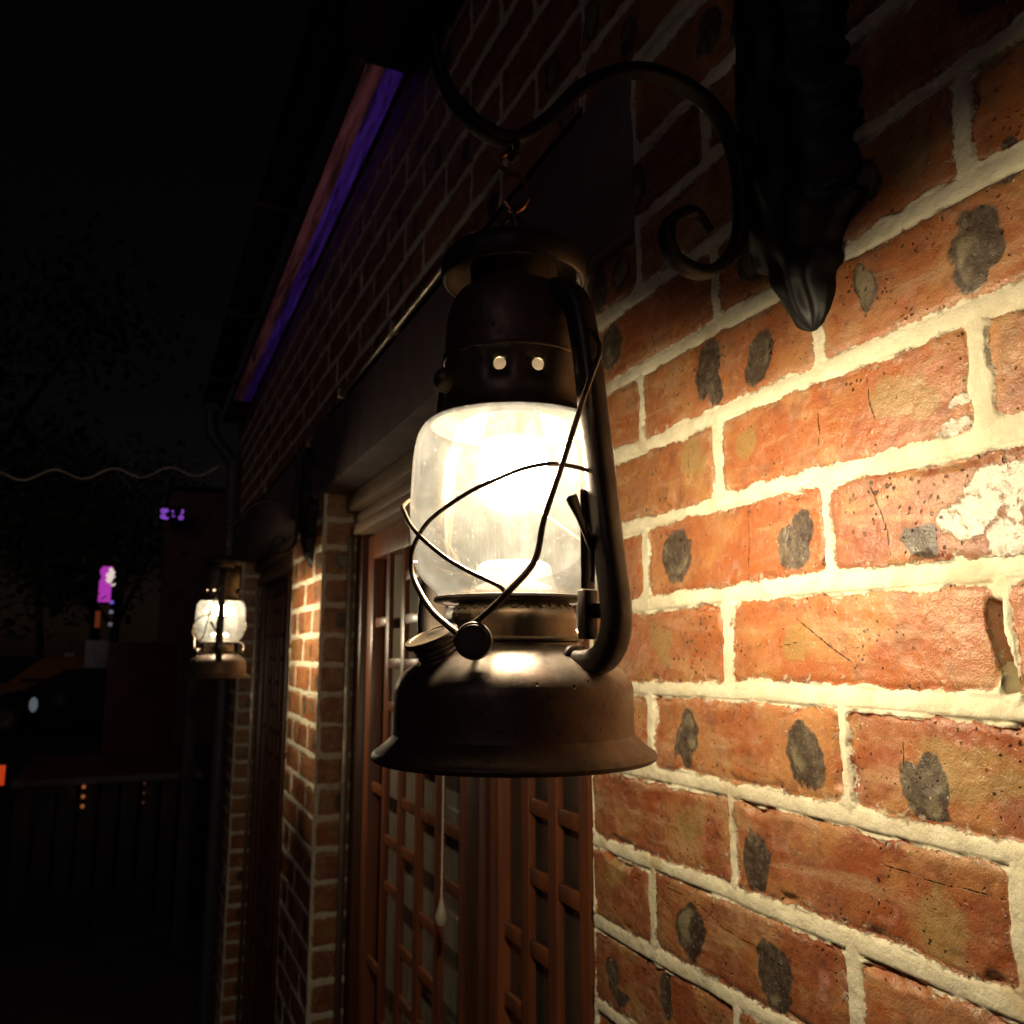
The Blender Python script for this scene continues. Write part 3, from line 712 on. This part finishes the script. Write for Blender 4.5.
wc = [(-.0150,-.0575,.0815),(-0.0080,-0.0595,0.0862),(-0.0046,-0.0600,0.0905),(-0.0056,-0.0603,0.0943),(-0.0098,-0.0607,0.0972),(-0.0228,-0.0592,0.1035),(-0.0341,-0.0545,0.1102),(-0.0438,-0.0485,0.1178),(-0.0516,-0.0412,0.1252),(-0.0575,-0.0320,0.1324),(-0.0622,-0.0210,0.1408),(-0.0650,-.0080,.1460),(-0.0655,0.004,0.1498),(-0.0640,0.0142,0.1540),(-0.059,0.0274,0.1585),(-0.0437,0.0481,0.1650),(-0.0193,0.0621,0.1660),(0.0041,0.0649,0.1612),(0.0207,0.0616,0.1525),(0.0397,0.0514,0.137),(.055,.030,.122)]
bm = bmesh.new(); sweep(bm, catmull(wc,5), circ(.00125,10)); obj('guard_wire', bm, M['wire'], lan)
wd = [(-.055,.034,.1530),(-.035,.055,.118),(-.020,.0630,.100),(.0,.064,.094),(.026,.056,.088),(.040,.044,.075),(.040,.040,.066)]
bm = bmesh.new(); sweep(bm, catmull(wd,6), circ(.0015,10)); obj('guard_wire', bm, M['wire'], lan)
# globe lifter: plate, lever, rod, lower box beside the front tube
sv = pol(0,0,1)-pol(0,0,0)
def lift(bm, r0, r1, o0, o1, z0, z1, bev=.001):
    b2 = bmesh.new(); box(b2, r0, r1, o0, o1, z0, z1, bev)
    b2.transform(Matrix.Rotation(PH,4,'Z'))
    tmp = bpy.data.meshes.new('tmp'); b2.to_mesh(tmp); b2.free(); bm.from_mesh(tmp); bpy.data.meshes.remove(tmp)
bm = bmesh.new()
lift(bm, .0600,.0615,-.0105,.0005,.0955,.1490); lift(bm, .0575,.0635,-.0105,.0000,.0690,.0950); lift(bm,.0610,.0700,-.005,.005,.080,.088)
obj('lifter_plate', bm, M['dark_metal'], lan)
bm = bmesh.new()
sweep(bm, catmull([pol(.0650,.1430,-.0230),pol(.0655,.1405,-.0220),pol(.066,.1310,-.0165),pol(.066,.1200,-.0095),pol(.066,.1150,-.0065)],5), rrect(.0064,.0030,.0014,3), scale=lambda t: .75+.5*math.sin(math.pi*min(1,t*1.6+.25))*(.6 if t>.5 else 1))
sweep(bm, [pol(.0655,.1190,-.0075),pol(.0655,.1040,-.0065),pol(.0645,.0990,-.0060)], circ(.0013,8))
obj('lifter_lever', bm, M['dark_metal'], lan)
# bail ears on the collar
for a in (R(180+22), R(22)):
    bm = bmesh.new()
    Mx = Matrix.Rotation(a,4,'Z') @ Matrix.Translation((.0415,0,.2205)) @ Matrix.Rotation(R(90),4,'Y')
    lathe(bm, [(0,.0085),(.0030,.0084),(.0058,.0068),(.0072,.0035),(.0076,0)], 24, Mx)
    obj('bail_ear', bm, M['metal'], lan)

# ------------------------------------------------------------------ wrought iron wall bracket
BS = .465
PY = .442
br = thing('wall_bracket', 'near black wrought iron scroll bracket with leaf shaped wall plate above the big lantern', 'bracket', (0,BS,CZ+.22), 0, 'scroll brackets on the brick wall')
def bl(x, z): return Vector((x, 0, z-.2295))
arm = [(-.272,.390),(-.2685,.368),(-.257,.347),(-.239,.334),(-.218,.3325),(-.195,.352),(-.170,.382),(-.134,.405),(-.100,.4095),(-.066,.399),(-.046,.372),(-.040,.334),(-.046,.294),(-.071,.2695),(-.096,.272),(-.1045,.286),(-.1005,.302),(-.082,.312),(-.068,.300)]
bm = bmesh.new()
sweep(bm, catmull([bl(x,z) for x,z in arm],6), rrect(.0125,.0084,.0024,3), side=(0,1,0), scale=lambda t: .62+.38*min(1,t*6) if t<.5 else .55+.45*min(1,(1-t)*7))
obj('scroll_arm', bm, M['iron'], br)
bm = bmesh.new(); torus(bm, bl(-.2182,.3245), .0055, .0022, 'X', 18, 8); obj('arm_eye', bm, M['iron'], br)
# leaf plate: fluted, domed
bm = bmesh.new()
prof = [(.213,.002),(.2165,.009),(.223,.0155),(.236,.021),(.250,.029),(.262,.032),(.275,.041),(.290,.047),(.302,.046),(.318,.052),(.335,.054),(.350,.050),(.370,.052),(.390,.050),(.410,.046),(.430,.043),(.450,.046),(.470,.051),(.487,.050),(.505,.043),(.520,.030),(.532,.014),(.538,.003)]
nn = 65; rows = []
pp = catmull([(w,0,z) for z,w in prof],6)
for p in pp:
    row = []
    tz = max(0, (p.z-.213)/(.538-.213))
    for j in range(nn):
        u = -1+2*j/(nn-1)
        lobe = 1+(.10*math.sin(tz*31+(1.3 if u>0 else 0))+.06*math.sin(tz*71+u*2)+.04*math.sin(tz*113))*abs(u)**3
        dep = .006+.034*math.sqrt(max(0,1-u*u))*(.06+.94*math.sin(math.pi*min(1,tz*.80+.02))**.7)
        leafy = abs(((tz*6.5-abs(u)*1.1) % 1)-.5)*2                      # overlapping leaf tips
        dep += (.0042*leafy*leafy*abs(u)**.8*min(1,tz*3)+.0026*math.cos(u*11)*min(1,tz*2.2)+.0012*math.sin(tz*23+u*9)+.0008*math.sin(tz*47-u*6))*(1-abs(u)**6)
        dep *= min(1, (tz*9)**.5+.03)
        if abs(u) > .999: dep = .0005
        row.append(bm.verts.new((-dep, PY-BS+u*p.x*lobe+.010*(.4-tz)*0, p.z-.213)))
    rows.append(row)
for a, b in zip(rows, rows[1:]):
    for j in range(nn-1): bm.faces.new((a[j],a[j+1],b[j+1],b[j]))
edge = [r[0] for r in rows]+[r[-1] for r in reversed(rows)]
obj('wall_plate', bm, M['iron'], br)
# ring and S hook between arm and lantern
hk = thing('hanging_hook', 'small wire hook and ring joining the big lantern to its bracket', 'hook', (-.2182,.465,CZ+.2560), R(-23.46), 'hooks holding the lanterns')
bm = bmesh.new(); tube(bm, [(.002,0,.0560),(-.004,0,.0572),(-.0085,0,.0540),(-.0085,0,.0490),(-.003,0,.0440),(.005,0,.0400),(.009,0,.0300),(.006,0,.0205),(-.001,0,.0180),(-.006,0,.0240)], .0016, 8); obj('s_hook', bm, M['copper'], hk)
bm = bmesh.new(); torus(bm, (0,0,.0110), .0095, .0015, 'X', 20, 8, 1, 1.05); obj('link_ring', bm, M['dark_metal'], hk)

# second lantern set further along
S2 = 2.335
lan2 = dup(lan, (-.2225,S2,ZB-.006), R(-49.5), 'small distant hurricane lantern, lit, hanging before the far brick pier with its tube facing us')
br2 = dup(br, (0,S2,CZ+.22), 0, 'far black scroll bracket fixed to the lit brick pier above the distant lantern')
hk2 = dup(hk, (-.2225,S2,CZ+.2505), R(-49.5), 'tiny hook and ring joining the distant lantern to its bracket')

# pull cord hanging in front of the far door leaf
t = thing('pull_cord', 'white pull cord with a pear shaped pull hanging before the lattice door', 'pull cord', (.050,1.37,CZ-.412))
bm = bmesh.new(); tube(bm, [(.0,0,.03),(.001,.001,.2),(0,0,.45),(0,0,.648)], .0013, 6); obj('cord', bm, M['porcelain'], t)
bm = bmesh.new(); lathe(bm, [(0,-.012),(.006,-.011),(.0095,-.005),(.0095,.002),(.007,.012),(.004,.022),(.002,.030),(0,.031)], 20); obj('cord_pull', bm, simple('ivory_plastic', (.55,.47,.38), None, 30, (.3,.4)), t)

# ------------------------------------------------------------------ setting and background
def struct(name, bm, m, smooth=False):
    o = obj(name, bm, m, None, smooth); o['kind'] = 'structure'; return o
bm = bmesh.new(); bmesh.ops.create_grid(bm, x_segments=8, y_segments=8, size=400)
for v in bm.verts: v.co.z = -.12
struct('ground', bm, simple('asphalt', (.035,.033,.035), (.022,.022,.024), 3, (.6,.8), bump=.3, bdist=.004))
bm = bmesh.new(); box(bm, -3.2,3.2,-6,8.6,-.2,0,.01)
struct('pavement', bm, simple('paving', (.06,.045,.04), (.035,.028,.026), 4, (.6,.8), bump=.3, bdist=.004))

# low slatted fence with a broad red capping across the path
t = thing('low_fence', 'low dark timber fence with a broad dull red capping board across the path', 'fence', (-.47,6.0,0))
bm = bmesh.new(); box(bm, -.56,.50,-.01,1.35,.872,.902,.006); obj('capping_board', bm, simple('red_paint', (.20,.045,.035), (.13,.03,.025), 9, (.55,.7)), t)
bm = bmesh.new(); box(bm, -.56,.50,-.03,-.012,.862,.905,.003); obj('edge_strip', bm, simple('grey_edge', (.16,.14,.14), None, 9, (.5,.7)), t)
bm = bmesh.new()
for i in range(9): box(bm, -.54+i*.115,-.54+i*.115+.095,.01,.035,.0,.87,.003)
obj('slat_panel', bm, simple('dark_timber', (.022,.016,.014), None, 9, (.5,.7)), t)
bm = bmesh.new(); box(bm, -.55,.49,1.27,1.33,.0,.87,.003); obj('back_panel', bm, simple('dark_timber_back', (.022,.016,.014), None, 9, (.5,.7)), t)
amber = emit('amber_bead', (1.0,.30,.10), .22)
for px, lab, st in ((-.645,'string of three tiny amber lights at the left end of the low fence',0),(-.31,'string of three faint amber lights near the middle of the low fence',1)):
    s = thing('string_light', lab, 'string light', (px,5.965,.72), 0, 'amber lights on the low fence')
    bm = bmesh.new(); tube(bm, [(0,.001,-.005),(0,.001,.07),(0,.001,.142)], .002, 6); obj('cord', bm, M['iron'], s)
    for q in range(3):
        bm = bmesh.new(); bmesh.ops.create_uvsphere(bm, u_segments=10, v_segments=8, radius=.012 if st==0 else .008)
        bmesh.ops.translate(bm, verts=bm.verts, vec=(0,-.008,.02+q*.056)); obj('bead', bm, amber if st==0 else emit('faint_bead',(1,.3,.1),.05), s)
t = thing('warning_lamp', 'small red orange warning lamp glowing beside the fence at the far left', 'lamp', (-1.088,5.80,.0))
bm = bmesh.new(); box(bm, -.012,.012,-.012,.012,-.1,.885,.003); obj('lamp_post', bm, M['iron'], t)
bm = bmesh.new(); box(bm, -.05,.058,-.03,.03,.88,1.05,.008); obj('housing', bm, M['iron'], t)
bm = bmesh.new(); box(bm, -.042,.044,-.036,-.0305,.91,1.02,.003); obj('lens', bm, emit('red_lens', (1.0,.085,.012), .42), t)

# red hoarding and a post beyond the fence
t = thing('red_hoarding', 'dull dark red board hoarding standing on the pavement beyond the fence', 'hoarding', (-.34,9.0,-.12))
bm = bmesh.new(); box(bm, -.30,.30,0,.05,.1,1.86,.006); obj('board_panel', bm, simple('dark_red_board', (.16,.03,.025), (.10,.02,.018), 6, (.45,.6)), t)
for x in (-.28,.26):
    bm = bmesh.new(); box(bm, x,x+.045,.052,.10,0,1.80,.004); obj('post', bm, M['gutter'], t)
t = thing('grey_post', 'slim grey post standing between the fence and the house corner', 'post', (-.09,5.5,0))
bm = bmesh.new(); box(bm, -.035,.035,-.035,.035,0,1.58,.008); obj('shaft', bm, simple('grey_post_paint', (.045,.04,.04), None, 9, (.5,.7)), t)
bm = bmesh.new(); box(bm, -.045,.045,-.045,.045,1.581,1.61,.008); obj('cap', bm, M['gutter'], t)

# wavy cable across the street
bm = bmesh.new(); pts = []
for i in range(41):
    u = i/40; x = -1.55+u*1.45
    pts.append((x, 4.2, 2.335+.155*u+.022*math.sin(u*2*math.pi*6.2)))
tube(bm, pts+[(-.05,4.3,2.50)], .0042, 8, 3)
tag(obj('wavy_cable', bm, simple('grey_cable', (.55,.47,.42), None, 9, (.4,.6))), 'thin grey wavy cable strung across the street from the house corner', 'cable')

# blade sign and dot matrix sign
def disc(bm, c, r, y, n=20, ry=None):
    lathe(bm, [(0,.004),(r*.8,.0035),(r,.0)], n, Matrix.Translation((c[0],y,c[1])) @ Matrix.Rotation(R(90),4,'X') )
t = thing('blade_sign', 'upright magenta lit sign with a white blossom emblem above the parked cars', 'sign', (-.845,14,2.1))
bm = bmesh.new(); box(bm, -.115,.115,0,.08,.24,.80,.01); obj('case', bm, M['iron'], t)
bm = bmesh.new(); box(bm, -.105,.06,-.006,-.001,.27,.79,.002); obj('lit_face', bm, emit('magenta_face', (.62,.055,.62), .62), t)
bm = bmesh.new()
for x, z, r in ((.02,.66,.045),(.055,.70,.04),(.065,.62,.045),(.02,.59,.04),(.075,.54,.035),(.04,.745,.03)): disc(bm, (x,z), r, -.008-.0006*abs(x)*10)
obj('emblem', bm, emit('emblem_white', (1.0,.80,.72), .75), t)
bm = bmesh.new(); box(bm, -.125,-.06,0,.06,-.10,.14,.006); obj('lower_panel', bm, emit('orange_panel', (1.0,.20,.05), .085), t)
for x, z, c, s_ in ((.08,.27,(.25,.2,1.0),.5),(.08,.13,(.6,.6,.8),.22),(.08,-.05,(.6,.6,.8),.18)):
    bm = bmesh.new(); box(bm, x-.025,x+.025,-.004,.03,z-.025,z+.025,.006); obj('pilot_light', bm, emit('pilot_glow', c, s_), t)
bm = bmesh.new(); box(bm, .10,.135,.08,.115,-2.2,.8,.005); obj('mast', bm, M['gutter'], t)

t = thing('far_building', 'dim reddish distant building rising behind the trees at the street end', 'building', (1.62,18.3,-.12))
bm = bmesh.new(); box(bm, -1.55,3.0,0,4,0,5.0,.02); obj('wall', bm, simple('pink_render', (.22,.10,.085), (.15,.07,.06), 3, (.8,.9)), t)
bm = bmesh.new(); box(bm, -1.60,3.05,-.05,4.05,5.001,5.08,.01); obj('roof', bm, M['roof'], t)
for x in (-.35,.55,1.45):
    for z in (1.0,2.7):
        bm = bmesh.new(); box(bm, x,x+.6,-.03,-.002,z,z+1.0,.01); w = obj('window', bm, M['frame_wood'], t)
        bm = bmesh.new(); box(bm, x+.05,x+.55,-.036,-.0305,z+.05,z+.95); obj('pane', bm, M['dark_pane'], w, smooth=False)
t = thing('neon_sign', 'small violet neon sign of ringed lights high on the distant building', 'sign', (.09,18.0,4.2))
bm = bmesh.new(); box(bm, -.24,.24,.03,.10,-.02,.26,.01); obj('back_board', bm, M['iron'], t)
neon = emit('violet_neon', (.45,.12,1.0), .75)
for x, z, k in ((-.16,.17,1),(-.10,.18,.8),(-.16,.06,1),(-.10,.05,1),(.17,.18,1),(.17,.06,1),(.01,.17,.5),(.03,.08,.5)):
    bm = bmesh.new(); torus(bm, (x,0,z), .034*k, .011*k, 'Y', 18, 6); obj('neon_ring', bm, neon, t)

# cars
def car(name, label, loc, rz, body, cab=1.48, taxi=False):
    t = thing(name, label, 'car', loc, rz, 'cars parked along the street')
    def prism(bm, pts, w0, w1=None, ins=None):
        A = [bm.verts.new((x,-w0,z)) for x,z in pts]; B = [bm.verts.new((x,w0,z)) for x,z in pts]
        n = len(pts)
        bm.faces.new(list(reversed(A))) ; bm.faces.new(B)
        for i in range(n): bm.faces.new((A[i],A[(i+1)%n],B[(i+1)%n],B[i]))
    bm = bmesh.new()
    prism(bm, [(-2.15,.35),(-2.2,.62),(-2.1,.90),(-1.5,.97),(1.0,.96),(1.9,.84),(2.15,.66),(2.15,.32),(1.75,.26),(-1.8,.26)], .84)
    bmesh.ops.bevel(bm, geom=list(bm.edges), offset=.05, segments=2, affect='EDGES')
    b = obj('body', bm, body, t)
    bm = bmesh.new()
    lo = [(-1.65,.96),(1.05,.95)]; hi = [(-1.15,cab),(.25,cab)]
    P = [bm.verts.new(p) for p in ((-1.7,-.78,.94),(1.1,-.78,.93),(1.1,.78,.93),(-1.7,.78,.94),(-1.2,-.60,cab),(.25,-.60,cab),(.25,.60,cab),(-1.2,.60,cab))]
    for f in ((3,2,1,0),(4,5,6,7),(0,1,5,4),(1,2,6,5),(2,3,7,6),(3,0,4,7)): bm.faces.new([P[i] for i in f])
    bmesh.ops.bevel(bm, geom=list(bm.edges), offset=.04, segments=2, affect='EDGES')
    obj('cabin', bm, body, t)
    for sy in (-1,1):
        bm = bmesh.new()
        for (a,b2,c,d) in ((-1.42,-.52,-1.12,-.52),(-.44,.80,-.44,.24)):
            q = [bm.verts.new((x, sy*(.775-(z-.94)*.32+.012), z)) for x,z in ((a,1.0),(b2,1.0),(d,cab-.07),(c,cab-.07))]
            bm.faces.new(q if sy<0 else list(reversed(q)))
        bmesh.ops.solidify(bm, geom=list(bm.faces), thickness=.006)
        obj('side_window', bm, M['dark_pane'], t, smooth=False)
    for x in (-1.35,1.32):
        for sy in (-1,1):
            bm = bmesh.new(); lathe(bm, [(.20,-.09),(.30,-.09),(.33,-.06),(.33,.06),(.30,.09),(.20,.09)], 28, Matrix.Translation((x,sy*.80,.33)) @ Matrix.Rotation(R(90),4,'X'), close=True)
            w = obj('wheel', bm, M['roof'], t)
            bm = bmesh.new(); lathe(bm, [(0,-.05),(.06,-.07),(.19,-.06),(.20,-.02),(.20,.02),(.19,.06),(.06,.07),(0,.05)], 24, Matrix.Translation((x,sy*.80,.33)) @ Matrix.Rotation(R(90),4,'X'))
            obj('rim', bm, M['steel_trim'], w)
    for sy in (-.6,.6):
        bm = bmesh.new(); bmesh.ops.create_uvsphere(bm, u_segments=12, v_segments=8, radius=.1)
        bmesh.ops.scale(bm, verts=bm.verts, vec=(.5,1.4,.8)); bmesh.ops.translate(bm, verts=bm.verts, vec=(2.10,sy,.70)); obj('headlight', bm, M['porcelain'] if taxi else emit('parking_lamp', (.8,.9,1.0), .35), t)
    if taxi:
        bm = bmesh.new(); box(bm, -.45,-.20,-.3,.3,cab+.002,cab+.10,.02); obj('roof_light', bm, M['porcelain'], t)
    return t
c1 = car('parked_car', 'orange taxi parked across the street behind the dark car', (-2.35,27,-.12), R(180), simple('orange_paint', (.55,.22,.035), None, 3, (.25,.35), bump=0), 1.64, True)
c2 = car('parked_car', 'black car with a pale wing mirror glint parked before the orange taxi', (-1.45,22.5,-.12), R(172), simple('black_paint', (.015,.015,.018), None, 3, (.15,.25), bump=0), 1.40)
bm = bmesh.new(); bmesh.ops.create_uvsphere(bm, u_segments=16, v_segments=10, radius=.10); bmesh.ops.scale(bm, verts=bm.verts, vec=(.8,.8,1.5)); bmesh.ops.translate(bm, verts=bm.verts, vec=(0,0,.70))
t = thing('marker_light', 'small pale oval light on a short post in front of the parked cars', 'light', (-2.25,20.6,-.12))
obj('lens', bm, emit('pale_marker', (.75,.85,1.0), .11), t)
bm = bmesh.new(); lathe(bm, [(.10,0),(.06,.04),(.045,.06),(.045,.53),(0,.535)], 16); obj('post', bm, M['iron'], t)
t = thing('notice_board', 'small pale notice board standing on legs to the right of the cars', 'notice board', (-1.10,19.5,-.12))
bm = bmesh.new(); box(bm, -.22,.22,0,.04,1.45,2.0,.01); obj('board', bm, simple('pale_board', (.85,.80,.72), None, 8, (.5,.6)), t)
for x in (-.18,.15):
    bm = bmesh.new(); box(bm, x,x+.03,.042,.07,0,1.95,.004); obj('leg', bm, M['iron'], t)

# trees
bark = simple('bark', (.05,.038,.03), None, 12, (.8,.9), bump=.4, bdist=.01)
def leafmat(n, c): return simple(n, c, tuple(x*.6 for x in c), 1.2, (.5,.7), bump=0)
leaves = [leafmat('leaf_green', (.10,.12,.06)), leafmat('leaf_dark', (.075,.11,.05))]
def tree(label, x, y, h, cr, seed):
    rd = random.Random(seed)
    t = thing('street_tree', label, 'tree', (x,y,-.12), 0, 'trees at the end of the street')
    bm = bmesh.new()
    top = Vector((rd.uniform(-.2,.2), rd.uniform(-.2,.2), h*.62))
    sweep(bm, catmull([Vector((0,0,0)),Vector((.05,.0,h*.25)),top*.75,top],5), circ(.16,10), scale=lambda u: 1-.6*u)
    cl = []
    for i in range(9):
        a = rd.uniform(0,6.28); st = top*rd.uniform(.6,1.0)
        en = Vector((math.cos(a)*cr*rd.uniform(.4,.9), math.sin(a)*cr*rd.uniform(.4,.9), h*rd.uniform(.55,.95)))
        sweep(bm, catmull([st,(st+en)/2+Vector((0,0,.2)),en],4), circ(.06,7), scale=lambda u: 1-.75*u)
        cl.append(en)
        for _ in range(3): cl.append(en+Vector((rd.gauss(0,.5),rd.gauss(0,.5),rd.gauss(0,.45)))*cr*.45)
    obj('trunk', bm, bark, t)
    bm = bmesh.new()
    for c in cl:
        for _ in range(110):
            p = c+Vector((rd.gauss(0,1),rd.gauss(0,1),rd.gauss(0,.8)))*cr*.20
            s = rd.uniform(.05,.11); u = Vector((rd.gauss(0,1),rd.gauss(0,1),rd.gauss(0,.6))).normalized(); v = u.orthogonal().normalized()
            bm.faces.new([bm.verts.new(q) for q in (p-u*s, p+v*s*.5, p+u*s, p-v*s*.5)])
    obj('crown', bm, leaves[seed % 2], t, smooth=False)
tree('dark tree with a broad crown rising behind the orange taxi', -3.2,31,7.5,2.6,1)
tree('leafy dark tree beside the reddish distant building', -1.0,24,6.0,1.6,2)
tree('tall dark tree at the left edge with a bare lower trunk', -2.35,12,6.5,1.9,3)
tree('dark tree standing behind the magenta sign', -1.4,25,7.0,2.2,4)

# ------------------------------------------------------------------ light, world, camera
w = bpy.data.worlds.new('World'); SC.world = w; w.use_nodes = True
nt = w.node_tree; bg = nt.nodes['Background']
sky = nt.nodes.new('ShaderNodeTexSky'); sky.sky_type = 'NISHITA'; sky.sun_disc = False
sky.sun_elevation = R(32); sky.sun_rotation = R(215)
tint = nt.nodes.new('ShaderNodeMix'); tint.data_type = 'RGBA'; tint.blend_type = 'MULTIPLY'; tint.inputs[0].default_value = 1
tint.inputs[7].default_value = (1,.55,.45,1); nt.links.new(sky.outputs[0], tint.inputs[6])
nt.links.new(tint.outputs[2], bg.inputs['Color']); bg.inputs['Strength'].default_value = .0009
sl = bpy.data.lights.new('night_glow', 'SUN'); sl.energy = .05; sl.angle = R(25); sl.color = (1.0,.74,.92)
so = bpy.data.objects.new('night_glow', sl); COL.objects.link(so)
dv = Vector((.62,.55,-.42)); so.rotation_euler = dv.to_track_quat('-Z','Y').to_euler(); so.location = (-3,-3,4)

F, HOR, VX = 865., 652., 134.
p = math.atan((HOR-512)/F); a = math.atan((512-VX)/F*math.cos(p))
cam = bpy.data.cameras.new('camera'); co = bpy.data.objects.new('camera', cam); COL.objects.link(co)
co.location = (-.42,0,CZ); co.rotation_euler = (math.pi/2+p,0,-a)
cam.sensor_width = 36; cam.lens = F/1024*36; cam.clip_start = .01; cam.clip_end = 1000
cam.dof.use_dof = True; cam.dof.focus_distance = .53; cam.dof.aperture_fstop = cam.lens/2.1
SC.camera = co
SC.view_settings.view_transform = 'Standard'; SC.view_settings.look = 'None'
SC.view_settings.exposure = 0; SC.view_settings.gamma = 1
SC.render.engine = 'CYCLES'
cy = SC.cycles
cy.max_bounces = 8; cy.transparent_max_bounces = 16; cy.sample_clamp_indirect = 4.0; cy.blur_glossy = .5
cy.caustics_reflective = False; cy.caustics_refractive = False
cy.use_denoising = True
